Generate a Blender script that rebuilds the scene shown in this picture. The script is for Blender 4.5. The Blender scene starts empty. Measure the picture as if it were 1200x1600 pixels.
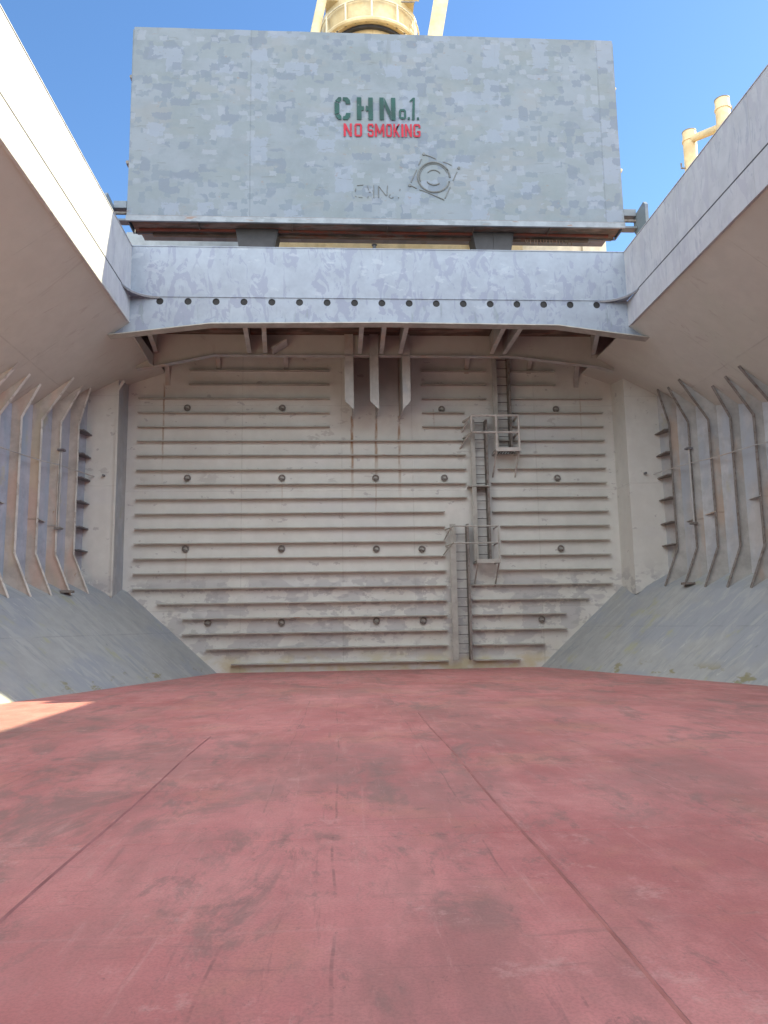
import bpy, math, random
from mathutils import Vector, Matrix
random.seed(7)
scene = bpy.context.scene
COL = scene.collection

# ------------------------------------------------------------ camera
cam_data = bpy.data.cameras.new('camera')
cam = bpy.data.objects.new('camera', cam_data)
COL.objects.link(cam)
right = Vector((0.9982116, -0.05772862, -0.01552419))
up = Vector((0.00721585, -0.14143381, 0.98992142))
fwd = Vector((0.05934244, 0.98826306, 0.14076431))
rot = Matrix((right, up, -fwd)).transposed().to_4x4()
cam.matrix_world = Matrix.Translation((0, 0, 1.6)) @ rot
cam_data.sensor_fit = 'VERTICAL'
cam_data.sensor_height = 36.0
cam_data.sensor_width = 27.0
cam_data.lens = 1207.27 / 1600 * 36
cam_data.clip_start = 0.05
cam_data.clip_end = 2000
scene.camera = cam

# ------------------------------------------------------------ world and sun
SUN = Vector((1.107, 0.315, 1.0)).normalized()
elev = math.asin(SUN.z)
azim = math.atan2(SUN.x, SUN.y)
world = bpy.data.worlds.new('World')
scene.world = world
world.use_nodes = True
wn = world.node_tree
bg = wn.nodes['Background']
sky = wn.nodes.new('ShaderNodeTexSky')
sky.sky_type = 'NISHITA'
sky.sun_disc = False
sky.sun_elevation = elev
sky.sun_rotation = azim
sky.air_density = 1.0
sky.dust_density = 0.2
sky.ozone_density = 3.0
hs = wn.nodes.new('ShaderNodeHueSaturation')
hs.inputs['Saturation'].default_value = 1.13
hs.inputs['Value'].default_value = 0.97
wn.links.new(sky.outputs[0], hs.inputs['Color'])
wn.links.new(hs.outputs[0], bg.inputs[0])
bg.inputs[1].default_value = 0.10
# added bright cloud, unseen astern, to fill the hold with neutral light
tc = wn.nodes.new('ShaderNodeTexCoord')
dp = wn.nodes.new('ShaderNodeVectorMath'); dp.operation = 'DOT_PRODUCT'
dp.inputs[1].default_value = Vector((0.05, -0.85, 0.52)).normalized()
wn.links.new(tc.outputs['Generated'], dp.inputs[0])
mr = wn.nodes.new('ShaderNodeMapRange'); mr.interpolation_type = 'SMOOTHSTEP'
mr.inputs[1].default_value = 0.05; mr.inputs[2].default_value = 0.75
wn.links.new(dp.outputs['Value'], mr.inputs[0])
cn = wn.nodes.new('ShaderNodeTexNoise'); cn.inputs['Scale'].default_value = 3; cn.inputs['Detail'].default_value = 5
wn.links.new(tc.outputs['Generated'], cn.inputs['Vector'])
cm = wn.nodes.new('ShaderNodeMath'); cm.operation = 'MULTIPLY'
wn.links.new(mr.outputs[0], cm.inputs[0]); wn.links.new(cn.outputs['Fac'], cm.inputs[1])
cs = wn.nodes.new('ShaderNodeMath'); cs.operation = 'MULTIPLY'; cs.inputs[1].default_value = 1.95
wn.links.new(cm.outputs[0], cs.inputs[0])
bg2 = wn.nodes.new('ShaderNodeBackground'); bg2.inputs[0].default_value = (1.0, 0.96, 0.88, 1)
wn.links.new(cs.outputs[0], bg2.inputs[1])
ad = wn.nodes.new('ShaderNodeAddShader')
wn.links.new(bg.outputs[0], ad.inputs[0]); wn.links.new(bg2.outputs[0], ad.inputs[1])
wn.links.new(ad.outputs[0], wn.nodes['World Output'].inputs['Surface'])
sun_data = bpy.data.lights.new('sun', 'SUN')
sun_data.energy = 5.0
sun_data.angle = math.radians(0.5)
sun_data.color = (1.0, 0.88, 0.56)
sun = bpy.data.objects.new('sun', sun_data)
COL.objects.link(sun)
sun.rotation_euler = (-SUN).to_track_quat('-Z', 'Y').to_euler()
sun.location = (30, 10, 40)
scene.view_settings.view_transform = 'Standard'
scene.view_settings.look = 'None'
scene.view_settings.gamma = 1
scene.view_settings.exposure = 1.45
scene.view_settings.use_curve_mapping = False
scene.render.engine = 'CYCLES'
scene.cycles.max_bounces = 8
scene.cycles.diffuse_bounces = 6

# ------------------------------------------------------------ materials
class NT:
    def __init__(s, name):
        s.m = bpy.data.materials.new(name); s.m.use_nodes = True
        s.t = s.m.node_tree; s.b = s.t.nodes['Principled BSDF']
        s.pos = s.t.nodes.new('ShaderNodeNewGeometry').outputs['Position']
    def link(s, a, i):
        if isinstance(a, (int, float)): i.default_value = a
        elif isinstance(a, (tuple, list)):
            i.default_value = tuple(a) + (1,) if len(a) == 3 and i.type == 'RGBA' else tuple(a)
        else: s.t.links.new(a, i)
    def math(s, op, a, b=0.0, clamp=False):
        n = s.t.nodes.new('ShaderNodeMath'); n.operation = op; n.use_clamp = clamp
        s.link(a, n.inputs[0]); s.link(b, n.inputs[1]); return n.outputs[0]
    def vmath(s, op, a, b=(0, 0, 0)):
        n = s.t.nodes.new('ShaderNodeVectorMath'); n.operation = op
        s.link(a, n.inputs[0]); s.link(b, n.inputs[1]); return n.outputs[0]
    def sep(s, v):
        n = s.t.nodes.new('ShaderNodeSeparateXYZ'); s.link(v, n.inputs[0]); return n.outputs
    def noise(s, scale, off=0.0, detail=3, rough=0.55, dist=0.0, vec=None):
        v = s.vmath('MULTIPLY', vec or s.pos, scale if isinstance(scale, (tuple, list)) else (scale,) * 3)
        v = s.vmath('ADD', v, (off, off * 1.7, off * 0.6))
        n = s.t.nodes.new('ShaderNodeTexNoise'); s.link(v, n.inputs['Vector'])
        n.inputs['Scale'].default_value = 1; n.inputs['Detail'].default_value = detail
        n.inputs['Roughness'].default_value = rough; n.inputs['Distortion'].default_value = dist
        return n.outputs['Fac']
    def smooth(s, x, lo, hi):
        n = s.t.nodes.new('ShaderNodeMapRange'); n.interpolation_type = 'SMOOTHSTEP'
        s.link(x, n.inputs[0]); n.inputs[1].default_value = lo; n.inputs[2].default_value = hi
        return n.outputs[0]
    def cells(s, scale, off=0.0, jitter=0.25):
        # rectangles of touch-up paint: snapped coordinates with ragged edges
        w = s.noise(7.0, off + 3, 3)
        v = s.vmath('MULTIPLY', s.pos, scale)
        n0 = s.t.nodes.new('ShaderNodeCombineXYZ')
        a = s.math('MULTIPLY', s.math('SUBTRACT', w, 0.5), jitter)
        for i in range(3): s.link(a, n0.inputs[i])
        v = s.vmath('ADD', v, n0.outputs[0]); v = s.vmath('ADD', v, (off, off * 1.3, off * .7))
        v = s.vmath('FLOOR', v)
        n = s.t.nodes.new('ShaderNodeTexWhiteNoise'); n.noise_dimensions = '3D'
        s.link(v, n.inputs[0]); return n.outputs['Value']
    def mix(s, f, a, b):
        n = s.t.nodes.new('ShaderNodeMix'); n.data_type = 'RGBA'
        s.link(f, n.inputs[0]); s.link(a, n.inputs[6]); s.link(b, n.inputs[7]); return n.outputs[2]
    def finish(s, color, rough=0.55, bump=None, bdist=0.01, metallic=0.0, spec=0.35):
        s.link(color, s.b.inputs['Base Color']); s.link(rough, s.b.inputs['Roughness'])
        s.b.inputs['Metallic'].default_value = metallic
        s.b.inputs['Specular IOR Level'].default_value = spec
        if bump is not None:
            n = s.t.nodes.new('ShaderNodeBump'); n.inputs['Strength'].default_value = 1
            n.inputs['Distance'].default_value = bdist; s.link(bump, n.inputs['Height'])
            s.t.links.new(n.outputs[0], s.b.inputs['Normal'])
        return s.m

def paint(name, base, layers=(), rough=0.55, wave=0.012, grain=0.12, rustlines=(), spec=0.35, seams=()):
    n = NT(name); c = tuple(base)
    g = n.noise(2.2, 5, 5, 0.65)
    dark = tuple(v * (1 - grain * 1.6) for v in base); lite = tuple(min(1, v * (1 + grain)) for v in base)
    c = n.mix(n.smooth(g, 0.3, 0.7), dark, lite)
    for k, L in enumerate(layers):
        kind = L.get('kind', 'noise')
        if kind == 'noise':
            m = n.smooth(n.noise(L['scale'], L.get('off', k * 7.3), L.get('detail', 4), L.get('rough', 0.6), L.get('dist', 0.0)), L['lo'], L['hi'])
        else:
            m = n.smooth(n.cells(L['scale'], L.get('off', k * 3.3), L.get('jitter', 0.25)), L['lo'], L['lo'] + 0.02)
        if 'gate' in L:
            gs, lo, hi = L['gate']; m = n.math('MULTIPLY', m, n.smooth(n.noise(gs, k * 5.1 + 2, 2), lo, hi))
        if 'z' in L:
            z0, z1, z2, z3 = L['z']; z = n.sep(n.pos)[2]
            m = n.math('MULTIPLY', m, n.smooth(z, z0, z1)); m = n.math('MULTIPLY', m, n.smooth(z, z3, z2))
        m = n.math('MULTIPLY', m, L.get('amt', 1.0), True)
        c = n.mix(m, c, L['color'])
    if rustlines:
        x, y, z = n.sep(n.pos)
        wob = n.math('MULTIPLY', n.math('SUBTRACT', n.noise((1.0, 1.0, 1.3), 9, 3), 0.5), 0.10)
        xx = n.math('ADD', x, wob); tot = 0.0
        br = n.smooth(n.noise((6, 6, 1.2), 3, 4), 0.30, 0.6)
        for (rx, zt, zb, w, amt) in rustlines:
            d = n.math('ABSOLUTE', n.math('SUBTRACT', xx, rx))
            a = n.smooth(d, w, w * 0.2)
            a = n.math('MULTIPLY', a, n.smooth(z, zb, zb + (zt - zb) * 0.8))
            a = n.math('MULTIPLY', a, n.smooth(z, zt + 0.05, zt))
            a = n.math('MULTIPLY', n.math('MULTIPLY', a, br), amt)
            tot = a if isinstance(tot, float) else n.math('MAXIMUM', tot, a)
        c = n.mix(tot, c, (0.24, 0.115, 0.03))
    h = n.math('ADD', n.math('MULTIPLY', n.noise(0.9, 2, 2), 1.0), n.math('MULTIPLY', n.noise(14, 4, 4), 0.06))
    if seams:
        P3 = n.sep(n.pos); wob = n.math('MULTIPLY', n.math('SUBTRACT', n.noise(1.7, 19, 2), 0.5), 0.02); tot = 0.0
        for ax, v in seams:
            d = n.math('ABSOLUTE', n.math('SUBTRACT', n.math('ADD', P3['xyz'.index(ax)], wob), v))
            a = n.smooth(d, 0.022, 0.008); tot = a if isinstance(tot, float) else n.math('MAXIMUM', tot, a)
        fade = n.math('MULTIPLY', n.smooth(n.noise(1.3, 23, 4, 0.7), 0.35, 0.6), 0.22)
        c = n.mix(n.math('MULTIPLY', tot, fade), c, tuple(v * 0.35 for v in base))
        h = n.math('ADD', h, n.math('MULTIPLY', tot, 0.25))
    r = n.math('ADD', n.math('MULTIPLY', n.noise(3, 8, 4), 0.25), rough - 0.12)
    return n.finish(c, r, h, wave, spec=spec)

GREY = (0.60, 0.59, 0.535)
M = {}
M['bulkhead'] = paint('bulkhead_paint', (0.601, 0.620, 0.586), [
    dict(color=(0.530, 0.530, 0.496), scale=(0.5, 0.5, 0.35), lo=0.42, hi=0.68, amt=0.5),
    dict(color=(0.530, 0.548, 0.568), scale=(0.35, .4, 0.6), lo=0.5, hi=0.7, amt=0.4, off=40),
    dict(kind='cells', color=(0.371, 0.378, 0.396), scale=(1.5, .1, 1.98), lo=0.50, gate=((0.9, 0.9, 1.6), 0.44, 0.48), z=(0.3, 0.5, 2.9, 3.3), amt=0.55, jitter=0.9),
    dict(color=(0.354, 0.360, 0.370), scale=(2.0, 2, 3.5), lo=0.53, hi=0.56, z=(0.3, 0.6, 2.9, 3.6), amt=0.55, gate=((0.5, 1, 1), 0.4, 0.5)),
    dict(color=(0.371, 0.368, 0.370), scale=(2.4, 3, 3.9), lo=0.655, hi=0.675, amt=0.7),
    dict(color=(0.407, 0.405, 0.388), scale=(1.5, 1, 2.9), lo=0.60, hi=0.62, amt=0.6, z=(6.2, 6.6, 9.0, 9.3), gate=((0.35, 1, .5), 0.52, 0.56), off=77),
    dict(color=(0.487, 0.440, 0.244), scale=(1.2, 1, 2), lo=0.42, hi=0.65, z=(-1, -0.5, 0.25, 0.75), amt=0.7),
    dict(color=(0.487, 0.503, 0.378), scale=(0.7, 1, 0.7), lo=0.5, hi=0.7, z=(-1, -0.5, 1.6, 3.2), amt=0.2),
    ], grain=0.035, wave=0.008, seams=[('x', -3.3), ('x', 0.15), ('x', 2.62), ('x', 7.0), ('z', 6.12), ('z', 2.06), ('z', 9.15)], rustlines=[(0.51, 8.75, 5.4, 0.07, 1.0), (1.34, 8.75, 5.9, 0.08, 1.0), (2.16, 8.75, 5.2, 0.075, 0.95),
                  (-6.0, 9.95, 5.6, 0.045, 0.7), (8.68, 9.7, 7.6, 0.035, 0.5), (0.51, 7.9, 6.8, .08, .8), (2.16, 7.9, 6.6, .08, .7),
                  (1.31, 6.5, 4.2, 0.03, .5), (-5.14, 4.1, 2.5, 0.05, .35), (-1.92, 6.5, 5.2, .03, .3), (3.4, 9, 8.1, .03, .4)])
M['stiffener'] = paint('stiffener_paint', (0.389, 0.391, 0.351), [
    dict(color=(0.272, 0.134, 0.070), scale=(0.9, 3, 3), lo=0.66, hi=0.74, amt=0.5)])
M['side'] = paint('side_wall_paint', (0.427, 0.451, 0.468), [
    dict(color=(0.388, 0.370, 0.342), scale=(0.3, 0.9, 0.2), lo=0.45, hi=0.65, amt=0.5),
    dict(color=(0.330, 0.379, 0.436), scale=(0.8, 1.1, 0.5), lo=0.42, hi=0.62, amt=0.7),
    dict(color=(0.388, 0.379, 0.228), scale=(1, 1, 1.1), lo=0.62, hi=0.74, amt=0.5)])
M['side_left'] = paint('left_side_wall_sky_tint', (0.38, 0.41, 0.47), [  # blue of the skylight put into the left shell colour
    dict(color=(0.43, 0.44, 0.48), scale=(0.3, 1.3, 0.25), lo=0.45, hi=0.62, amt=0.7),
    dict(color=(0.30, 0.38, 0.46), scale=(0.5, 1.7, 0.3), lo=0.5, hi=0.65, amt=0.7),
    dict(color=(0.44, 0.42, 0.24), scale=(1, 1.2, 0.9), lo=0.62, hi=0.72, amt=0.6)])
M['frame_left'] = paint('left_frame_warm_tint', (0.50, 0.47, 0.42), [  # warmer light on the left ribs put into this beige
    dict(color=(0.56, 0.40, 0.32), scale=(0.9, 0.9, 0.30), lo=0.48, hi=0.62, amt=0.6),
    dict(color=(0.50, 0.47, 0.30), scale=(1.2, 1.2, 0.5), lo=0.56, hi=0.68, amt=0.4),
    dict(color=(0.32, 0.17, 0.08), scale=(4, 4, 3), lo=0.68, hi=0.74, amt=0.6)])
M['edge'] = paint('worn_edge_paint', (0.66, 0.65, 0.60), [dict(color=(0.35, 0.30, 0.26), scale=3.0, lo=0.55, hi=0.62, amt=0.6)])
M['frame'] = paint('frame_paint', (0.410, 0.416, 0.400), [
    dict(color=(0.456, 0.356, 0.277), scale=(0.9, 0.9, 0.35), lo=0.52, hi=0.66, amt=0.75),
    dict(color=(0.310, 0.356, 0.410), scale=(1.1, 1.1, 0.6), lo=0.55, hi=0.7, amt=0.5),
    dict(color=(0.273, 0.149, 0.072), scale=(4, 4, 3), lo=0.70, hi=0.76, amt=0.6)])
M['slope'] = paint('lower_slope_paint', (0.329, 0.349, 0.348), [
    dict(color=(0.273, 0.307, 0.352), scale=(0.5, 0.35, 0.5), lo=0.45, hi=0.62, amt=0.7),
    dict(color=(0.392, 0.414, 0.406), scale=(0.9, 3.6, 0.9), lo=0.5, hi=0.66, dist=0.6, amt=0.6),
    dict(color=(0.246, 0.279, 0.298), scale=(1.1, 6.5, 1.1), lo=0.55, hi=0.66, dist=0.5, amt=0.55),
    dict(color=(0.337, 0.353, 0.226), scale=(0.9, 1.3, 0.9), lo=0.57, hi=0.70, amt=0.7),
    dict(color=(0.218, 0.204, 0.090), scale=(2.2, 1.2, 2.6), lo=0.58, hi=0.66, z=(-1, -.5, 0.15, 0.5), amt=0.8),
    dict(color=(0.474, 0.501, 0.487), scale=(2.2, 11, 2.2), lo=0.66, hi=0.70, dist=0.7, amt=0.6),
    dict(color=(0.182, 0.204, 0.198), scale=(2.5, 12, 2.5), lo=0.69, hi=0.72, dist=0.7, amt=0.6)], rough=0.5, grain=0.05, wave=0.008, seams=[('y', 23.1), ('y', 19.7), ('z', 1.35)])
M['upper_slope'] = paint('upper_slope_paint', (0.515, 0.521, 0.479), [
    dict(color=(0.453, 0.450, 0.414), scale=(0.22, 0.16, 0.22), lo=0.42, hi=0.65, amt=0.6),
    dict(color=(0.485, 0.527, 0.459), scale=(0.25, 0.3, 0.25), lo=0.5, hi=0.7, amt=0.5),
    dict(color=(0.391, 0.373, 0.349), scale=(0.8, 2.6, 0.8), lo=0.62, hi=0.70, dist=1.0, amt=0.55),
    dict(color=(0.371, 0.340, 0.317), scale=(1.0, 4.5, 1.0), lo=0.66, hi=0.70, dist=0.6, amt=0.5)], grain=0.03, wave=0.008, seams=[('y', v) for v in (20.4, 16.2, 12.0)] + [('x', -8.2), ('x', 11.0)])
M['coaming'] = paint('coaming_paint', (0.258, 0.303, 0.361), [
    dict(color=(0.304, 0.355, 0.414), scale=(0.8, 0.8, 0.4), lo=0.5, hi=0.7, amt=0.6),
    dict(color=(0.193, 0.219, 0.296), scale=(2.3, 2.3, 1.3), lo=0.545, hi=0.56, dist=1.3, amt=0.65),
    dict(color=(0.203, 0.230, 0.296), scale=(5, 5, 1.2), lo=0.62, hi=0.66, dist=0.6, amt=0.6),
    dict(color=(0.166, 0.208, 0.225), scale=(5, 5, 0.8), lo=0.60, hi=0.7, z=(9.8, 10.2, 10.8, 11.05), amt=0.6),
    dict(color=(0.323, 0.370, 0.426), scale=(1.5, 1.5, 3), lo=0.62, hi=0.66, amt=0.6)], grain=0.06)
M['side_coaming'] = paint('side_coaming_paint', (0.430, 0.442, 0.464), [
    dict(color=(0.476, 0.481, 0.496), scale=(0.8, 0.8, 0.5), lo=0.5, hi=0.7, amt=0.6),
    dict(color=(0.369, 0.372, 0.416), scale=(2.6, 3.2, 0.9), lo=0.53, hi=0.565, dist=0.9, amt=0.6),
    dict(color=(0.276, 0.279, 0.304), scale=(6, 6, 6), lo=0.72, hi=0.75, amt=0.6),
    dict(color=(0.30, 0.32, 0.37), scale=(3.5, 4.5, 1.3), lo=0.60, hi=0.63, dist=1.0, amt=0.6)], grain=0.05, seams=[('y', 18.2), ('y', 14.6)])
M['cover'] = paint('cover_paint', (0.141, 0.177, 0.207), [
    dict(color=(0.166, 0.203, 0.244), scale=(0.35, 0.45, 0.6), lo=0.42, hi=0.6, amt=0.7),
    dict(color=(0.168, 0.186, 0.197), scale=(0.5, 0.45, 1.2), lo=0.50, hi=0.66, amt=0.5, off=52),
    dict(kind='cells', color=(0.134, 0.169, 0.180), scale=(1.3, .01, 1.9), lo=0.66, amt=0.35, jitter=0.6),
    dict(kind='cells', color=(0.176, 0.217, 0.286), scale=(1.9, .01, 2.3), lo=0.84, amt=0.55, off=33, jitter=0.7),
    dict(kind='cells', color=(0.103, 0.133, 0.180), scale=(3.4, .01, 4.1), lo=0.76, gate=((0.8, .8, 1.0), 0.46, 0.50), amt=0.65, jitter=0.9),
    dict(kind='cells', color=(0.113, 0.148, 0.186), scale=(5.2, .01, 5.7), lo=0.84, gate=((0.6, .8, .8), 0.42, 0.48), amt=0.7, off=8, jitter=1.2),
    dict(kind='cells', color=(0.193, 0.228, 0.277), scale=(4.4, .01, 6.0), lo=0.88, gate=((0.7, .8, .9), 0.42, 0.5), amt=0.6, off=61, jitter=1.0),
    dict(color=(0.110, 0.129, 0.138), scale=(1.3, 1, 10), lo=0.64, hi=0.68, amt=0.6),
    dict(color=(0.166, 0.133, 0.117), scale=(4, 5, 7), lo=0.68, hi=0.72, amt=0.55),
    dict(color=(0.069, 0.091, 0.109), scale=(7, 7, 5), lo=0.72, hi=0.745, amt=0.7),
    dict(color=(0.117, 0.144, 0.159), scale=(2.6, 3, 0.35), lo=0.66, hi=0.72, amt=0.45)], grain=0.05, wave=0.03, seams=[('x', -2.62), ('x', 8.45)])
M['lip'] = paint('cover_lip_paint', (0.215, 0.250, 0.285), [dict(color=(0.20, 0.12, 0.08), scale=(1.5, 4, 9), lo=0.64, hi=0.70, amt=0.7), dict(color=(0.13, 0.16, 0.18), scale=(1.2, 3, 3), lo=0.55, hi=0.6, amt=0.5)])
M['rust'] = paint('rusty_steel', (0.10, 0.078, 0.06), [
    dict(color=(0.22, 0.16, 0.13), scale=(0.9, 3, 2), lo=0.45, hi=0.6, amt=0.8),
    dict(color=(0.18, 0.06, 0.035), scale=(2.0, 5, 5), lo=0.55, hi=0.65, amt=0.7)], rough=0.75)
M['red_rust'] = paint('red_rust_seal', (0.16, 0.045, 0.03), [
    dict(color=(0.10, 0.06, 0.045), scale=(2.0, 5, 5), lo=0.5, hi=0.62, amt=0.8)], rough=0.8)
M['dark'] = paint('dark_steel', (0.05, 0.05, 0.055), rough=0.6)
M['hole_shade'] = paint('hole_shade_black', (0.012, 0.012, 0.013))  # black painted in for the darkness inside the beam holes
M['pad'] = paint('dark_grey_paint', (0.17, 0.17, 0.18), [dict(color=(0.1, 0.06, 0.045), scale=3.0, lo=0.55, hi=0.7, amt=0.5)])
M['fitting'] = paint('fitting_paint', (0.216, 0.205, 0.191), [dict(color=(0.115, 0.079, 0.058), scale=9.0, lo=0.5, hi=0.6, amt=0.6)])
M['rung'] = paint('rung_paint', (0.140, 0.135, 0.129))
M['rail'] = paint('rail_paint', (0.379, 0.385, 0.355), [dict(color=(0.282, 0.279, 0.254), scale=3.0, lo=0.5, hi=0.6, amt=0.5)])
M['bright_rail'] = paint('platform_rail_paint', (0.50, 0.49, 0.46), [dict(color=(0.26, 0.24, 0.22), scale=3.0, lo=0.55, hi=0.62, amt=0.5)])
M['cream'] = paint('cream_paint', (0.662, 0.552, 0.331), [
    dict(color=(0.570, 0.423, 0.202), scale=1.2, lo=0.45, hi=0.7, amt=0.6),
    dict(color=(0.368, 0.239, 0.129), scale=(3, 3, 1.5), lo=0.66, hi=0.72, amt=0.5)], wave=0.006)
M['pale_cream'] = paint('pale_cream_paint', (0.72, 0.66, 0.50), [
    dict(color=(0.6, 0.56, 0.40), scale=1.2, lo=0.45, hi=0.7, amt=0.6)], wave=0.006)
M['blue_grey'] = paint('blue_grey_paint', (0.33, 0.39, 0.43), [
    dict(color=(0.28, 0.34, 0.37), scale=1.2, lo=0.45, hi=0.7, amt=0.6)])
M['deck'] = paint('deck_paint', (0.24, 0.10, 0.08), [
    dict(color=(0.15, 0.08, 0.07), scale=0.8, lo=0.45, hi=0.7, amt=0.6)], rough=0.7)
M['green_letter'] = paint('green_stencil_paint', (0.003, 0.048, 0.042), grain=0.2, layers=[dict(color=(0.10, 0.14, 0.15), scale=9.0, lo=0.62, hi=0.68, amt=0.6)])
M['red_letter'] = paint('red_stencil_paint', (0.30, 0.004, 0.022), grain=0.2, layers=[dict(color=(0.25, 0.12, 0.14), scale=9.0, lo=0.62, hi=0.68, amt=0.6)])
M['bead'] = paint('weld_bead_paint', (0.12, 0.135, 0.14), [dict(color=(0.10, 0.11, 0.11), scale=6.0, lo=0.45, hi=0.6, amt=0.8)])
M['yellow'] = paint('yellow_paint', (0.65, 0.45, 0.05))

def floor_material():
    n = NT('red_oxide_floor')
    c = n.mix(n.smooth(n.noise(0.30, 3, 4), 0.38, 0.62), (0.441, 0.148, 0.142), (0.555, 0.208, 0.203))
    c = n.mix(n.math('MULTIPLY', n.smooth(n.noise((0.9, 0.6, 1), 11, 7, 0.75), 0.42, 0.66), 0.7), c, (0.653, 0.280, 0.259))
    c = n.mix(n.math('MULTIPLY', n.smooth(n.noise((0.7, 0.22, 1), 15, 5, 0.7), 0.46, 0.64), 0.7), c, (0.343, 0.155, 0.142))
    c = n.mix(n.math('MULTIPLY', n.smooth(n.noise((0.5, 0.5, 1), 17, 5, 0.7), 0.52, 0.68), 0.5), c, (0.538, 0.244, 0.178))
    # grey green cargo scuffs: broad smudges, then finer ones inside them
    a = n.smooth(n.noise((1.1, 0.5, 1), 21, 8, 0.80, 0.6), 0.49, 0.62)
    a = n.math('MULTIPLY', a, n.smooth(n.noise((0.5, 0.22, 1), 31, 3), 0.38, 0.56))
    c = n.mix(n.math('MULTIPLY', a, 0.66), c, (0.214, 0.144, 0.128))
    a = n.smooth(n.noise((2.8, 1.4, 1), 41, 8, 0.82, 0.4), 0.54, 0.64)
    a = n.math('MULTIPLY', a, n.smooth(n.noise((0.7, 0.35, 1), 51, 3), 0.38, 0.54))
    c = n.mix(n.math('MULTIPLY', a, 0.5), c, (0.161, 0.112, 0.102))
    a = n.smooth(n.noise((0.9, 8.0, 1), 61, 7, 0.75, 0.8), 0.56, 0.68)
    c = n.mix(n.math('MULTIPLY', a, 0.45), c, (0.246, 0.128, 0.118))
    a = n.smooth(n.noise((8.0, 0.7, 1), 71, 7, 0.75, 0.5), 0.57, 0.68)
    c = n.mix(n.math('MULTIPLY', a, 0.4), c, (0.599, 0.332, 0.300))
    a = n.smooth(n.noise((10.0, 0.9, 1), 75, 7, 0.75, 0.6), 0.57, 0.67)
    c = n.mix(n.math('MULTIPLY', a, 0.4), c, (0.235, 0.112, 0.107))
    a = n.smooth(n.noise(2.1, 81, 7, 0.8), 0.58, 0.68)
    c = n.mix(n.math('MULTIPLY', a, 0.45), c, (0.642, 0.364, 0.332))
    a = n.smooth(n.noise(20, 91, 4, 0.75), 0.64, 0.72)
    c = n.mix(n.math('MULTIPLY', a, 0.55), c, (0.150, 0.086, 0.080))
    a = n.smooth(n.noise(55, 95, 3, 0.7), 0.42, 0.62)
    c = n.mix(n.math('MULTIPLY', a, 0.22), c, (0.171, 0.086, 0.080))
    # fine broken scrape lines along the hold
    x, y, z = n.sep(n.pos)
    for (lx, w, off, am) in ((-0.03, 0.014, 1.0, .5), (1.05, 0.010, 5.0, .5), (-0.62, 0.012, 9.0, .45), (3.1, 0.016, 13.0, .5), (-3.4, .014, 17.0, .5)):
        wob = n.math('MULTIPLY', n.math('SUBTRACT', n.noise((0.1, 0.25, 0.1), off, 3), 0.5), 0.30)
        d = n.math('ABSOLUTE', n.math('SUBTRACT', n.math('ADD', x, wob), lx))
        a = n.math('MULTIPLY', n.smooth(d, w, w * 0.3), n.smooth(n.noise((0.5, 1.3, 0.5), off + 2, 6, 0.8), 0.46, 0.58))
        c = n.mix(n.math('MULTIPLY', a, am), c, (0.139, 0.075, 0.070))
    # plate seams of other rows showing through the paint
    yy = n.math('ABSOLUTE', n.math('SUBTRACT', n.math('MODULO', n.math('ADD', y, 20.3), 2.9), 1.45))
    a = n.math('MULTIPLY', n.smooth(yy, 0.022, 0.006), n.smooth(n.noise((0.6, 0.3, 0.5), 5, 4, 0.7), 0.42, 0.6))
    c = n.mix(n.math('MULTIPLY', a, 0.14), c, (0.589, 0.353, 0.321))
    # thin pale dust
    a = n.smooth(n.noise((0.7, 0.5, 1), 99, 6, 0.7), 0.30, 0.70)
    c = n.mix(n.math('ADD', n.math('MULTIPLY', a, 0.10), 0.02), c, (0.50, 0.40, 0.38))
    h = n.math('ADD', n.math('MULTIPLY', n.noise(0.8, 2, 2), 0.9), n.math('MULTIPLY', n.noise(11, 4, 5), 0.10))
    r = n.math('ADD', n.math('MULTIPLY', n.noise(2.0, 8, 5, 0.7), 0.4), 0.36)
    return n.finish(c, r, h, 0.02, spec=0.35)
M['floor'] = floor_material()
M['floor_seam'] = paint('floor_seam_paint', (0.33, 0.14, 0.135), [
    dict(color=(0.44, 0.20, 0.19), scale=(6, 1.2, 6), lo=0.45, hi=0.6, amt=0.7)])

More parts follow.
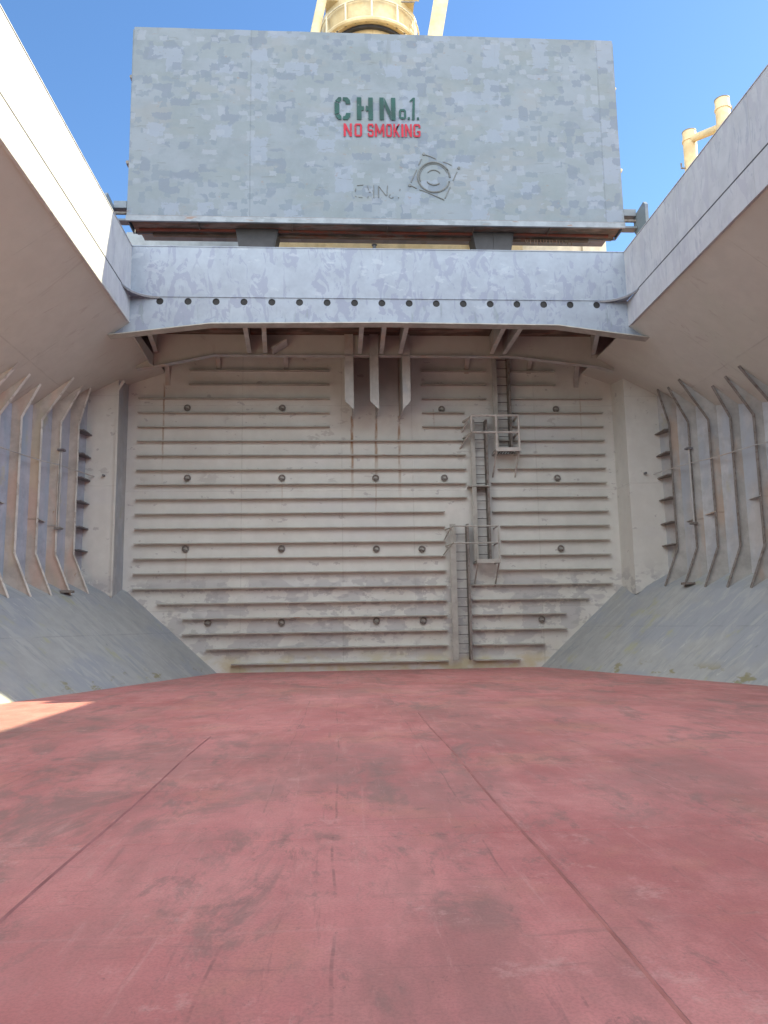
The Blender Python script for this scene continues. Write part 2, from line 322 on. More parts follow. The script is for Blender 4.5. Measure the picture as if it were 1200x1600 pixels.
# ------------------------------------------------------------ mesh helpers
class MB:
    def __init__(s): s.v = []; s.f = []
    def add(s, vs, fs):
        o = len(s.v); s.v += [tuple(v) for v in vs]; s.f += [tuple(i + o for i in f) for f in fs]; return s
    def box(s, a, b):
        x0, y0, z0 = a; x1, y1, z1 = b
        return s.add([(x0, y0, z0), (x1, y0, z0), (x1, y1, z0), (x0, y1, z0), (x0, y0, z1), (x1, y0, z1), (x1, y1, z1), (x0, y1, z1)],
              [(0, 3, 2, 1), (4, 5, 6, 7), (0, 1, 5, 4), (1, 2, 6, 5), (2, 3, 7, 6), (3, 0, 4, 7)])
    def prism(s, pts, d):
        n = len(pts); P = [Vector(p) for p in pts]; d = Vector(d)
        return s.add(P + [p + d for p in P], [tuple(range(n))[::-1], tuple(range(n, 2 * n))] +
              [(i, (i + 1) % n, n + (i + 1) % n, n + i) for i in range(n)])
    def sheet(s, rows, d):
        # rows of points -> slab thickened by d
        nr, nc = len(rows), len(rows[0]); d = Vector(d) if not callable(d) else d
        P = [Vector(p) for r in rows for p in r]; N = len(P)
        Q = [p + d for p in P]; F = []
        for i in range(nr - 1):
            for j in range(nc - 1):
                a, b, c_, e = i * nc + j, i * nc + j + 1, (i + 1) * nc + j + 1, (i + 1) * nc + j
                F += [(a, b, c_, e), (N + e, N + c_, N + b, N + a)]
        rim = [j for j in range(nc)] + [i * nc + nc - 1 for i in range(1, nr)] + [(nr - 1) * nc + j for j in range(nc - 2, -1, -1)] + [i * nc for i in range(nr - 2, 0, -1)]
        for k in range(len(rim)):
            a, b = rim[k], rim[(k + 1) % len(rim)]; F.append((b, a, N + a, N + b))
        return s.add(P + Q, F)
    def tube(s, pts, r, n=8, closed=False):
        P = [Vector(p) for p in pts]; m = len(P); rr = r if isinstance(r, (list, tuple)) else [r] * m
        vs = []
        for i, p in enumerate(P):
            if closed: t = (P[(i + 1) % m] - P[i - 1])
            else: t = (P[min(i + 1, m - 1)] - P[max(i - 1, 0)])
            t.normalize(); ref = Vector((0, 0, 1)) if abs(t.z) < 0.9 else Vector((0, 1, 0))
            a = t.cross(ref).normalized(); b = t.cross(a)
            for k in range(n):
                w = 2 * math.pi * k / n; vs.append(p + rr[i] * (math.cos(w) * a + math.sin(w) * b))
        F = []
        for i in range(m if closed else m - 1):
            j = (i + 1) % m
            for k in range(n): F.append((i * n + k, i * n + (k + 1) % n, j * n + (k + 1) % n, j * n + k))
        if not closed: F += [tuple(range(n))[::-1], tuple((m - 1) * n + k for k in range(n))]
        return s.add(vs, F)
    def ribbon(s, pts, width_vec, thick_vec):
        # flat bar following a polyline
        rows = [[Vector(p) - Vector(width_vec) / 2 for p in pts], [Vector(p) + Vector(width_vec) / 2 for p in pts]]
        return s.sheet(rows, thick_vec)
    def build(s, name, mat, parent=None, smooth=False, bevel=0):
        me = bpy.data.meshes.new(name)
        off = parent_loc(parent) if parent else Vector((0, 0, 0))
        me.from_pydata([tuple(Vector(v) - off) for v in s.v], [], s.f)
        me.validate(); 
        import bmesh
        bm = bmesh.new(); bm.from_mesh(me); bmesh.ops.recalc_face_normals(bm, faces=bm.faces); bm.to_mesh(me); bm.free()
        me.materials.append(mat)
        if smooth:
            for p in me.polygons: p.use_smooth = True
            try: me.set_sharp_from_angle(angle=math.radians(35))
            except Exception: pass
        o = bpy.data.objects.new(name, me); COL.objects.link(o)
        if parent: o.parent = parent
        if bevel:
            b = o.modifiers.new('bevel', 'BEVEL'); b.width = bevel; b.segments = 1; b.limit_method = 'ANGLE'
        return o
def parent_loc(p):
    v = Vector((0, 0, 0))
    while p is not None: v += p.location; p = p.parent
    return v
def thing(name, label, cat, loc=(0, 0, 0), group=None):
    o = bpy.data.objects.new(name, None); COL.objects.link(o); o.location = loc
    o.empty_display_size = 0.2
    o['label'] = label; o['category'] = cat
    if group: o['group'] = group
    return o
def struct(o): o['kind'] = 'structure'; return o

# ------------------------------------------------------------ hold geometry
CX = 1.4                 # centreline of the ship
YB = 26.4                # main bulkhead
YP = 25.2                # side panels of the bulkhead
YC = 21.8                # hatch end beam
YE = -11.0               # aft end of the hold
XL, XR = -6.0, 8.78      # side coamings
ZD = 11.11               # main deck
ZC = 12.66               # coaming top
def crease_half(Y): return 8.45 + 0.30 * (YB - max(Y, 11))
def crease_z(Y): return 2.72 - 0.065 * (YB - max(Y, 14))
def shell_half(Y): return 9.60 + 0.30 * (YP - max(Y, 11))
def floor_half(Y): return 5.45 + 0.345 * (YB - max(Y, 11))
def slope_m(Y):
    if Y >= 23.5: return 0.74 - (Y - 23.5) / 2.9 * 0.38
    return 0.75
def upper_z(Y, h): return 10.32 - slope_m(Y) * (h - 7.39)
STN = [YB, 25.8, YP, 24.36, 23.5, 22.2, 20, 17, 14, 11, 5, -3, YE]

# floor
struct(MB().add([(-18, YE - 2, 0), (20, YE - 2, 0), (20, 34, 0), (-18, 34, 0), (-18, YE - 2, -.1), (20, YE - 2, -.1), (20, 34, -.1), (-18, 34, -.1)],
    [(0, 1, 2, 3), (7, 6, 5, 4), (0, 4, 5, 1), (1, 5, 6, 2), (2, 6, 7, 3), (3, 7, 4, 0)]).build('floor', M['floor']))
def seam_line(x, ya, yb):
    pts = []; y = ya; k = 0
    while y <= yb: pts.append((x + 0.012 * math.sin(y * 1.3 + x), y, 0.004)); y += 0.4
    return pts
seam = MB()
for x, ya, yb in ((-1.865, -10, 11.8), (1.385, -10, 14.4)):
    p = seam_line(x, ya, yb)
    seam.sheet([[(a - .013, b, .001) for a, b, c in p], [(a, b, .011) for a, b, c in p], [(a + .013, b, .001) for a, b, c in p]], (0, 0, -.004))
struct(seam.build('floor_weld_seams', M['floor_seam']))
seam2 = MB()
for i, y in enumerate((1.2, 6.1, 9.6, 12.6, 16.9, 20.6)):
    pts = [(-12 + 1.0 * k, y + 0.01 * math.sin(k)) for k in range(26)]
    pts = [(a, b) for a, b in pts if abs(a - CX) < floor_half(y) - .3]
    seam2.sheet([[(a, b - .010, .001) for a, b in pts], [(a, b, .0045) for a, b in pts], [(a, b + .010, .001) for a, b in pts]], (0, 0, -.004))
struct(seam2.build('floor_cross_seams', M['floor']))

# lower slopes (hopper tank plating)
for sgn, nm in ((-1, 'left'), (1, 'right')):
    t = thing('lower_slope_wall', ('blue grey steel slope rising from the red floor at the %s, with %s' %
              (nm, 'yellow stains and a sunlit foot' if sgn < 0 else 'pale green scuffs')), 'sloped wall', (CX + sgn * 8, 15, 0))
    rows = [[(CX + sgn * floor_half(Y), Y, 0.0) for Y in STN], [(CX + sgn * (floor_half(Y) + crease_half(Y)) / 2, Y, crease_z(Y) / 2) for Y in STN],
            [(CX + sgn * crease_half(Y), Y, crease_z(Y)) for Y in STN]]
    MB().sheet(rows, (sgn * .04, 0, -.04)).build('slope_plate', M['slope'], t)
    rows = [[(CX + sgn * crease_half(Y), Y, crease_z(Y)) for Y in STN], [(CX + sgn * (shell_half(Y) + .05), Y, crease_z(Y) + .45) for Y in STN]]
    MB().sheet(rows, (sgn * .04, 0, -.06)).build('ledge_plate', M['slope'], t)

# upper slopes (topside tank plating)
for sgn, nm in ((-1, 'left'), (1, 'right')):
    t = thing('upper_slope_wall', 'brownish steel slope overhanging the %s ribs below the %s coaming' % (nm, 'sunlit' if sgn < 0 else 'shaded'),
              'sloped wall', (CX + sgn * 9, 15, 9))
    rows = [[(CX + sgn * 7.39, Y, 10.32) for Y in STN]]
    for f in (0.25, 0.5, 0.75, 1.0):
        rows.append([(CX + sgn * (7.39 + f * (shell_half(Y) + .05 - 7.39)), Y, upper_z(Y, 7.39 + f * (shell_half(Y) + .05 - 7.39))) for Y in STN])
    MB().sheet(rows, (0, 0, .04)).build('slope_plate', M['upper_slope'], t, smooth=True)

# side shells with their ribs
def rib_profile(Y, k, sgn):
    h = shell_half(Y)
    tip_h = [9.27, 9.25, 9.23, 9.86, 9.83, 9.80, 10.4, 10.35, 10.3, 10.9][k]
    tip_h = min(tip_h, h - .5); tip_z = upper_z(Y, tip_h)
    w = 0.27
    zk = 7.95 - 0.15 * k; zl = 3.82 - 0.06 * k
    pts = [(h, crease_z(Y) + .40), (crease_half(Y) + .02, crease_z(Y)), (h - w, zl), (h - w, zk), (tip_h, tip_z), (h, upper_z(Y, h))]
    return [(CX + sgn * a, Y, b) for a, b in pts]
RIBS = 9
for sgn, nm in ((-1, 'left'), (1, 'right')):
    t = thing('side_wall', 'vertical hull side at the %s lined with %s steel ribs' % (nm, 'blue and beige tinted' if sgn < 0 else 'plain light grey'),
              'wall', (CX + sgn * 11, 15, 2))
    rows = []
    for z in (1.5, 3.0, 6.0, 9.2, 10.0, ZD - .01):
        rows.append([(CX + sgn * shell_half(Y), Y, z) for Y in STN])
    MB().sheet(rows, (sgn * .04, 0, 0)).build('shell_plate', M['side'] if sgn > 0 else M['side_left'], t)
    ribs = []
    for k in range(RIBS):
        Y = YP - 0.84 * (k + 1)
        pts = rib_profile(Y, k, sgn)
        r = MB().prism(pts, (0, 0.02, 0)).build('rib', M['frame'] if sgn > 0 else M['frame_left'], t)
        ribs.append((r, Y, pts))
        edge = pts[1:5]
        fl = MB()
        e3 = [Vector(p) for p in edge]
        rr = [[p + Vector((0, -0.055, 0)) for p in e3], [p + Vector((0, 0.075, 0)) for p in e3]]
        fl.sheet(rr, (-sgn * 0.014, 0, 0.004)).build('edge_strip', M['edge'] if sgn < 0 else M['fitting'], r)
    # short flat stiffeners between the first rib and the end panel
    for z in (7.77, 7.01, 6.25, 5.49, 4.68, 3.95):
        x0 = CX + sgn * (shell_half(24.8) + .01); x1 = CX + sgn * (shell_half(24.8) - .30)
        MB().prism([(x0, 24.40, z), (x1, 24.40, z), (x1, YP, z), (x0, YP, z)], (0, 0, .035)).build('cross_stiffener', M['pad'] if sgn < 0 else M['fitting'], t)
    # tripping brackets on single ribs
    spots = [(1, 4.66, 0), (2, 4.76, 0), (4, 4.98, 0), (6, 5.1, 0)] if sgn > 0 else [(1, 4.60, 0), (2, 4.70, 0), (4, 5.0, 0), (6, 5.1, 0)]
    for k, z, _ in spots:
        r, Y, pts = ribs[k]; h = shell_half(Y)
        MB().prism([(CX + sgn * (h - .30), Y - .02, z), (CX + sgn * (h + .0), Y - .02, z), (CX + sgn * (h + .12), Y + .84 - .02, z), (CX + sgn * (h - .22), Y + .84 - .02, z)],
                   (0, 0, .03)).build('bracket', M['frame'], r)
    # sounding pipe held at the free edge of the second rib
    h = shell_half(YP - 1.68) - .33
    px = CX + sgn * h; py = YP - 1.68 - .02
    pp = MB().tube([(px, py, 6.92), (px, py, 4.52)], .035, 10).build('sounding_pipe', M['frame'], t, smooth=True)
    for z in (6.92, 4.52):
        MB().box((px - .10, py - .08, z - .03), (px + .10, py + .10, z + .03)).build('pipe_clamp', M['pad'] if z > 5 else M['fitting'], pp)
    Yf = YP - 1.68; hx = CX + sgn * (crease_half(Yf) + .06)
    MB().box((hx - .17, Yf - .30, crease_z(Yf) + .06), (hx + .17, Yf - .05, crease_z(Yf) + .13)).build('foot_bracket', M['fitting'], t)
    # thin pipe running along the ribs
    pts = []
    for k in range(-1, RIBS + 1):
        Y = YP - .84 * (k + 1) + (.05 if k < 0 else 0); pts.append((CX + sgn * (shell_half(Y) - .30), Y, 6.44 + .02 * math.sin(k * 2.0)))
    MB().tube(pts, .016, 6).build('thin_pipe', M['frame'], t, smooth=True)
    MB().box((CX + sgn * (shell_half(YP) - .62) - .03, YP - .16, 6.41), (CX + sgn * (shell_half(YP) - .62) + .03, YP, 6.47)).build('pipe_stub', M['pad'], t)

# ------------------------------------------------------------ main bulkhead
t = BK = thing('main_bulkhead', 'tall grey steel end wall with horizontal bars and rust runs behind the ladders', 'bulkhead', (CX, YB, 0))
MB().box((-8.3, YB, 0), (11.1, YB + .03, ZD - .005)).build('wall_plate', M['bulkhead'], t)
XPL, XPR = -7.22, 9.84
for sgn, xp in ((-1, XPL), (1, XPR)):
    h = shell_half(YP); xo = CX + sgn * h
    hi = abs(xp - CX)
    zi, zo = upper_z(YP, hi) + .02, upper_z(YP, h) + .02
    MB().prism([(xp, YP, crease_z(YP) + (hi - crease_half(YP)) * .42 - .1), (xo, YP, crease_z(YP) + .30), (xo, YP, zo), (xp, YP, zi)], (0, .02, 0)).build('side_panel', M['bulkhead'], t)
    MB().prism([(xp, YP + .022, 2.4), (xp, YB - .002, 2.4), (xp, YB - .002, 10.3), (xp, YP + .022, zi)], (sgn * .02, 0, 0)).build('return_plate', M['side'] if sgn < 0 else M['bulkhead'], t)
    if sgn < 0:
        MB().prism([(xp - .03, YP - .06, 2.55), (xp + .03, YP - .06, 2.55), (xp + .03, YP - .06, 9.3), (xp + .22, YP - .06, 9.62), (xp + .14, YP - .06, 9.66), (xp - .03, YP - .06, 9.35)], (0, .055, 0)).build('edge_strip', M['bulkhead'], t)
def stiff(x0, x1, z, i):
    # offset bar with turned-down lip; drop of a few mm keeps the run from looking ruled
    m = MB()
    m.prism([(x0, YB, z), (x0, YB - .19, z - .008), (x0, YB - .19, z - .042), (x0, YB - .175, z - .042), (x0, YB - .175, z - .034), (x0, YB, z - .026)], (x1 - x0, 0, 0))
    k = random.uniform(-.006, .006); m.v = [(vx, vy, vz + k * (vx - x0) / max(1, x1 - x0)) for vx, vy, vz in m.v]
    m.build('stiffener', M['stiffener'], BK)
for i in range(21):
    z = 0.30 + 0.505 * i
    if i == 0: a, b = -3.57, 6.13
    elif i == 1: a, b = -4.40, 6.99
    elif i in (2, 3): a, b = -5.19, 7.78
    elif i == 4: a, b = -6.03, 8.60
    elif i <= 18: a, b = -6.85, 9.45
    else: a, b = -5.13, 7.77
    if i <= 10: le = 3.68
    elif i <= 17: le = 4.48
    else: le = 5.28
    if i <= 5: rs = 4.54
    elif i == 6: rs = 5.45
    elif i <= 9: rs = 5.62
    elif i <= 12: rs = 5.36
    elif i <= 15: rs = 5.60
    else: rs = 6.18
    if i >= 16:
        stiff(a, -0.27, z, i); stiff(2.98, le, z, i)
    else: stiff(a, le, z, i)
    stiff(rs, b, z, i)
# lashing sockets
for (x, z) in ((-5.19, 9.05), (-1.92, 9.05), (3.68, 9.01), (7.78, 9.01), (-5.14, 6.58), (-1.92, 6.57), (1.31, 6.55), (3.71, 6.54), (7.71, 6.52),
               (-5.16, 4.14), (-1.93, 4.11), (1.30, 4.08), (2.87, 4.06), (7.72, 4.03), (-4.37, 1.66), (-1.92, 1.63), (1.27, 1.64), (2.86, 1.62), (6.94, 1.60)):
    m = MB(); rad = .105
    rad = .095; ring = [(x + rad * math.cos(a * math.pi / 7), YB - .05, z + rad * math.sin(a * math.pi / 7)) for a in range(14)]
    m.tube(ring, .028, 6, closed=True)
    m.tube([(x - .07, YB - .07, z - .02), (x + .05, YB - .09, z - .05)], .022, 6)
    so = m.build('lashing_socket', M['fitting'], BK, smooth=True)
    MB().tube([(x, YB - .001, z), (x, YB - .035, z)], .085, 12).build('cup', M['rail'], so)
# tripping brackets at the bulkhead top, one mesh each
for (x, dz, w) in ((-4.15, .55, .9), (-1.8, .55, .9), (4.6, .6, 1.0), (6.85, .6, 1.0), (-5.9, 1.05, 1.2), (8.55, 1.1, 1.2)):
    z = 10.95; c = []
    for k in range(7):
        a = k / 6 * math.pi / 2
        c.append((x, YB - w * (1 - math.sin(a)), z - dz * (1 - math.cos(a)) - .02))
    pts = [(x, YB, z)] + [(x, YB - w, z)] + c[1:-1] + [(x, YB, z - dz)]
    tb = MB().prism(pts, (.025, 0, 0)).build('top_bracket', M['frame'], BK)
    MB().sheet([[Vector(p) + Vector((-.07, 0, -.002)) for p in c], [Vector(p) + Vector((.09, 0, -.002)) for p in c]], (0, -.012, -.012)).build('edge_strip', M['frame'], tb)
# three big centre brackets
for (x, side) in ((0.51, -1), (1.34, -1), (2.16, 1)):
    yb = 24.62
    b = MB().prism([(x, YB - .001, ZD - .035), (x, yb, ZD - .035), (x, yb, 8.78), (x, yb + .25, 8.55), (x, YB, 8.66)], (.03, 0, 0)).build('centre_bracket', M['frame'], BK)
    w0, w1 = (x - .26, x + .03) if side < 0 else (x, x + .26)
    MB().prism([(w0, yb, ZD - .01), (w1, yb, ZD - .01), (w1, yb, 8.50) if side < 0 else (w1, yb, 8.80), (w0, yb, 8.80) if side < 0 else (w0, yb, 8.50)], (0, -.02, 0)).build('edge_strip', M['frame'], b)

# ------------------------------------------------------------ deck girder between bulkhead and hatch end beam
t = GD = thing('deck_girder', 'dull brown cross girder in the shade behind the hatch end beam', 'girder', (CX, 24.7, 10.3))
yg = 24.7
bot = [(-6.53, 9.88), (-5.88, 9.99), (-4.06, 10.37), (0.07, 10.37), (5.88, 10.37), (8.78, 10.03), (9.32, 9.87)]
MB().prism([(x, yg, z) for x, z in bot] + [(9.8, yg, ZD - .032), (-7.0, yg, ZD - .032)], (0, .03, 0)).build('web', M['upper_slope'], t)
fl = [Vector((x, yg, z)) for x, z in bot]
MB().sheet([[p + Vector((0, -.10, -.001)) for p in fl], [p + Vector((0, .13, -.001)) for p in fl]], (0, 0, -.022)).build('bottom_strip', M['frame'], t)
MB().box((XL - .5, YC + .04, ZD - .03), (XR + .5, YB - .01, ZD - .012)).build('deck_plating', M['rust'], t)  # rust-dark material stands in for the shade in the deck pockets
for i, x in enumerate((-5.6, -2.73, -2.17, 0.73, 1.40, 2.08, 5.03, 5.57, 7.9)):
    x2 = x + [-.3, -.15, -.2, 0, .05, 0, .1, 0, .7][i]
    zb = 10.42
    br = MB().prism([(x, YC + .08, ZD - .032), (x, YC + .08, 10.38), (x2, yg - .02, zb), (x2, yg - .02, ZD - .032)], (.03, 0, 0)).build('deck_rib', M['frame'], t)
    MB().prism([(x - .05, YC + .08, 10.36), (x + .09, YC + .08, 10.36), (x2 + .09, yg - .12, zb - .02), (x2 - .05, yg - .12, zb - .02)], (0, 0, .018)).build('edge_strip', M['frame'], br)
for x in (-6.0,):
    MB().prism([(x, YC + .08, 10.3), (x, yg - .02, 10.3), (x, yg - .02, 9.98), (x, yg - .5, 9.9), (x, YC + .4, 10.05)], (.03, 0, 0)).build('knee_bracket', M['frame'], t)
MB().prism([(-2.1, 24.65, 10.42), (-1.65, 24.65, 10.72), (-1.62, 24.65, 10.68), (-2.1, 24.65, 10.35)], (0, -.6, 0)).build('strut', M['frame'], t)

# ------------------------------------------------------------ hatch end beam
t = HB = thing('hatch_end_beam', 'pale blue painted cross beam with a row of round holes under the hatch cover', 'beam', (CX, YC, 11))
bot = [(-6.72, 9.90), (-6.3, 9.93), (-5.4, 10.05), (-3.66, 10.27), (1.4, 10.33), (6.58, 10.29), (8.3, 10.06), (8.95, 9.98), (9.36, 9.93)]
holes = [-5.15 + (7.84 + 5.15) / 16 * i for i in range(17)]
# lower plate: strip below the holes, strip with the holes, each in one mesh
m = MB()
zh0, zh1, zh = 10.83, 11.10, 10.97
inner = [(XL, 10.32)] ; 
m.prism([(x, YC, z) for x, z in bot] + [(XR + .05, YC, 10.32), (XR + .02, YC, zh0), (XL - .02, YC, zh0), (XL - .05, YC, 10.32)], (0, .025, 0))
def hole_cell(x0, x1, xc):
    n = 24; r = .105; ring = []; outer = []
    for k in range(n):
        a = 2 * math.pi * k / n + math.pi / 4; dx, dz = math.cos(a), math.sin(a)
        ring.append((xc + r * dx, zh + r * dz))
        tx = ((x1 if dx > 0 else x0) - xc) / dx if abs(dx) > 1e-9 else 1e9
        tz = ((zh1 if dz > 0 else zh0) - zh) / dz if abs(dz) > 1e-9 else 1e9
        q = min(tx, tz); outer.append([xc + q * dx, zh + q * dz])
    for cx_, cz_ in ((x0, zh0), (x1, zh0), (x1, zh1), (x0, zh1)):
        j = min(range(n), key=lambda i: (outer[i][0] - cx_) ** 2 * .3 + (outer[i][1] - cz_) ** 2); outer[j] = [cx_, cz_]
    vs = [(a, YC, b) for a, b in ring] + [(a, YC, b) for a, b in outer] + [(a, YC + .025, b) for a, b in ring]
    fs = []
    for k in range(n):
        j = (k + 1) % n; fs += [(k, j, n + j, n + k), (k, 2 * n + k, 2 * n + j, j)]
    m.add(vs, fs)
xs = [XL - .02] + [(a + b) / 2 for a, b in zip(holes[:-1], holes[1:])] + [XR + .02]
for i, xc in enumerate(holes): hole_cell(xs[i], xs[i + 1], xc)
m.build('lower_plate', M['coaming'], t)
c = MB().box((XL + .2, YC + .028, 10.8), (XR - .2, YC + .20, zh1 - .003)).build('hole_shade_backing', M['hole_shade'], t)  # added backing behind the holes, painted black for their shade
MB().box((XL, YC - .004, ZD + .012), (XR, YC + .02, ZC)).build('upper_plate', M['coaming'], t)
MB().box((XL + .01, YC - .022, ZD - .008), (XR - .01, YC + .02, ZD + .010)).build('seam_strip', M['coaming'], t)
MB().box((XL - .2, YC - .02, ZC + .002), (XR + .2, YC + 1.9, ZC + .025)).build('top_bar', M['coaming'], t)
fl = [Vector((x, YC, z)) for x, z in bot]
MB().sheet([[p + Vector((0, -.16, -.002)) for p in fl], [p + Vector((0, .20, -.002)) for p in fl]], (0, 0, -.03)).build('bottom_strip', M['rail'], t)
for sgn, x in ((1, XL), (-1, XR)):
    R_ = .85; arc = []
    for k in range(9):
        a = k / 8 * math.pi / 2
        arc.append((x + sgn * (R_ - R_ * math.sin(a)), YC - .023 - (R_ - R_ * math.cos(a)) * 1.1, ZD - .004))
    MB().prism([(x, YC - .023, ZD - .004)] + arc, (0, 0, .02)).build('corner_plate', M['coaming'], t)
    MB().prism([(a, b - .0, c_ - .06) for a, b, c_ in arc] + [(a - sgn * .012, b + .012, c_ - .06) for a, b, c_ in reversed(arc)], (0, 0, .055)).build('corner_lip', M['pad'], t)

# ------------------------------------------------------------ side coamings
for sgn, x, lab in ((-1, XL, 'sunlit cream looking hatch coaming running up the left edge to the beam'), (1, XR, 'shaded grey hatch coaming running up the right edge to the beam')):
    t = thing('side_coaming', lab, 'coaming', (x, 8, 10.3))
    y0 = -8.0
    MB().box((min(x, x + sgn * .025), y0, 10.30), (max(x, x + sgn * .025), YC - .005, ZD - .019)).build('lower_plate', M['side_coaming'], t)
    MB().box((min(x, x + sgn * .025), y0, ZD + .017), (max(x, x + sgn * .025), YC - .005, ZC)).build('upper_plate', M['side_coaming'], t)
    MB().box((min(x - sgn * .004, x + sgn * .025), y0, ZD - .018), (max(x - sgn * .004, x + sgn * .025), YC - .6, ZD + .016)).build('seam_strip', M['dark'], t)  # dark strip painted in for the step shadow along the seam
    MB().box((min(x - sgn * .015, x + sgn * .28), y0, ZC + .002), (max(x - sgn * .015, x + sgn * .28), YC - .03, ZC + .024)).build('top_bar', M['side_coaming'], t)
    MB().box((min(x - sgn * .02, x + sgn * .05), y0, 10.275), (max(x - sgn * .02, x + sgn * .05), YC - .17, 10.298)).build('bottom_bar', M['side_coaming'], t)

# aft end, out of view behind the camera, closes the hold
t = thing('aft_bulkhead', 'plain grey steel end wall behind the camera', 'bulkhead', (CX, YE, 0))
MB().box((-13.2, YE - .03, 0), (16, YE, ZD - .01)).build('wall_plate', M['bulkhead'], t)
MB().box((XL, -8.03, 10.3), (XR, -8.0, ZC)).build('hatch_end_plate', M['coaming'], t)

# main deck around the hatch
struct(MB().box((-15, -14, ZD - .004), (XL - .028, 40, ZD + .008)).build('deck', M['deck']))
struct(MB().box((XR + .028, -14, ZD - .004), (17.5, 40, ZD + .008)).build('deck', M['deck']))
struct(MB().box((XL - .026, YC + .028, ZD - .004), (XR + .026, 40, ZD + .008)).build('deck', M['deck']))
struct(MB().box((XL - .026, -14, ZD - .004), (XR + .026, -8.04, ZD + .008)).build('deck', M['deck']))

# ------------------------------------------------------------ ladders and platforms on the bulkhead
def ladder(lab, xl, xr, z0, z1, wl, dark=False):
    t = thing('ladder', lab, 'ladder', ((xl + xr) / 2, YB - .2, z0), 'steel ladders on the end wall')
    yf = YB - .38
    m = MB(); m.box((xl, yf, z0), (xl + wl, yf + .02, z1)); m.box((xl + wl - .02, yf + .02, z0), (xl + wl, YB - .001, z1))
    m.build('side_rail', M['rail'], t)
    MB().box((xr - .03, yf, z0), (xr + .04, YB - .001, z1)).build('side_rail', M['fitting'], t)  # darker than the left rail: ladder trunk shading put into its colour
    z = z0 + .22
    while z < z1 - .05:
        MB().tube([(xl + wl, YB - .17, z), (xr - .02, YB - .17, z)], .016, 6).build('rung', M['rung'], t); z += .31
    return t
ladder('lowest ladder, standing just above the red floor and reaching the lower cage', 3.80, 4.42, 0.30, 4.88, .20)
mid = ladder('middle ladder, between the lower cage and the upper railed platform', 4.62, 5.18, 3.62, 8.55, .15)
MB().box((4.50, YB - .42, 6.17), (5.26, YB - .001, 6.21)).build('rest_plate', M['rail'], mid)
ladder('topmost ladder, rising from the upper railed platform into the dark under the deck', 5.45, 6.06, 7.45, 10.95, .17)

def rail_cage(lab, xl, xm, xr, zt, zm, zf, yf, r):
    rm = M['bright_rail'] if r > .03 else M['rail']
    t = thing('platform', lab, 'platform', ((xm + xr) / 2, YB, zf), 'railed ladder platforms')
    for z in (zt, zm):
        MB().tube([(xl - .16, YB, z - .02), (xl - .04, YB - .45, z - .02), (xl, yf, z), (xr, yf, z), (xr, YB, z)], r, 8).build('hand_rail', rm, t, smooth=True)
    MB().tube([(xl, yf, zt), (xl, yf, zm)], r, 8).build('post', rm, t, smooth=True)
    MB().tube([(xm, yf, zt), (xm, yf, zf)], r * 1.05, 8).build('post', rm, t, smooth=True)
    MB().tube([(xr, yf, zt), (xr, yf, zf)], r * 1.05, 8).build('post', rm, t, smooth=True)
    MB().box((xm - .04, yf - .03, zf - .10), (xr + .04, yf + .03, zf + .03)).build('front_bar', rm, t)
    m = MB(); 
    for k in range(9): 
        x = xm + (xr - xm) * k / 8; m.box((x - .018, yf + .03, zf - .03), (x + .018, YB - .002, zf + .005))
    m.box((xm - .03, YB - .4, zf - .027), (xr + .03, YB - .36, zf - .002))
    m.build('grating', M['rung'], t)
    for x in (xm, xr):
        MB().box((x - .03, yf + .032, zf - .09), (x + .03, YB - .003, zf - .032)).build('side_bar', rm, t)
        MB().tube([(x, yf + .08, zf - .09), (x - .02, YB, zf - .85)], .028, 6).build('brace', rm, t)
    # sloping returns at the open side
    MB().tube([(xl - .04, YB - .45, zt - .02), (xl - .22, YB - .02, zt - .40)], r * .8, 6).build('stay', rm, t)
    MB().tube([(xl - .04, YB - .45, zm - .02), (xl - .30, YB - .02, zm - .40)], r * .8, 6).build('stay', rm, t)
rail_cage('upper platform with thick pale railings at the foot of the topmost ladder', 4.59, 5.45, 6.23, 8.58, 7.99, 7.42, 25.6, .040)
rail_cage('lower platform with thin bent railings at the head of the lowest ladder', 3.86, 4.67, 5.39, 4.75, 4.18, 3.60, 25.6, .026)

# ------------------------------------------------------------ raised hatch cover
YH = 22.2
t = HC = thing('hatch_cover', 'huge blue grey hatch cover folded upright, painted with CH No.1 and NO SMOKING', 'hatch cover', (CX, YH, 13.7))
x0b, x1b, x0t, x1t = -6.30, 9.02, -6.25, 8.98
z0, z1 = 13.68, 20.16
m = MB()
NX, NZ = 24, 10
rows = []
for j in range(NZ + 1):
    f = j / NZ; z = z0 + .17 + (z1 - z0 - .17) * f
    rows.append([(x0b + (x0t - x0b) * f + (x1b - x0b + ((x1t - x0t) - (x1b - x0b)) * f) * i / NX, YH + .006 * math.sin(i * 2.1 + j * 1.3), z) for i in range(NX + 1)])
m.sheet(rows, (0, .03, 0)); m.build('front_panel', M['cover'], t, smooth=True)
MB().box((x0b - .02, YH - .025, z0), (x1b + .02, YH + .05, z0 + .165)).build('bottom_lip', M['lip'], t)
MB().box((x0b - .015, YH - .016, z0 + .167), (x1b + .015, YH + .04, z0 + .185)).build('lip_shadow_strip', M['pad'], t)  # dark strip painted in for the shadow gap above the lip
m = MB(); m.box((x0b, YH + .05, z0 + .02), (x0b + .03, YH + .85, z1 - .05)); m.box((x1b - .03, YH + .05, z0 + .02), (x1b, YH + .85, z1 - .05))
m.box((x0t + .0, YH + .032, z1 - .03), (x1t, YH + .85, z1)); m.box((x0b + .05, YH + .82, z0 + .02), (x1b - .05, YH + .85, z1 - .04))
m.build('side_plates', M['cover'], t)
MB().box((x0b + .10, YH + .052, z0 + .05), (x1b - .10, YH + .95, z0 + .08)).build('underside', M['rust'], t)
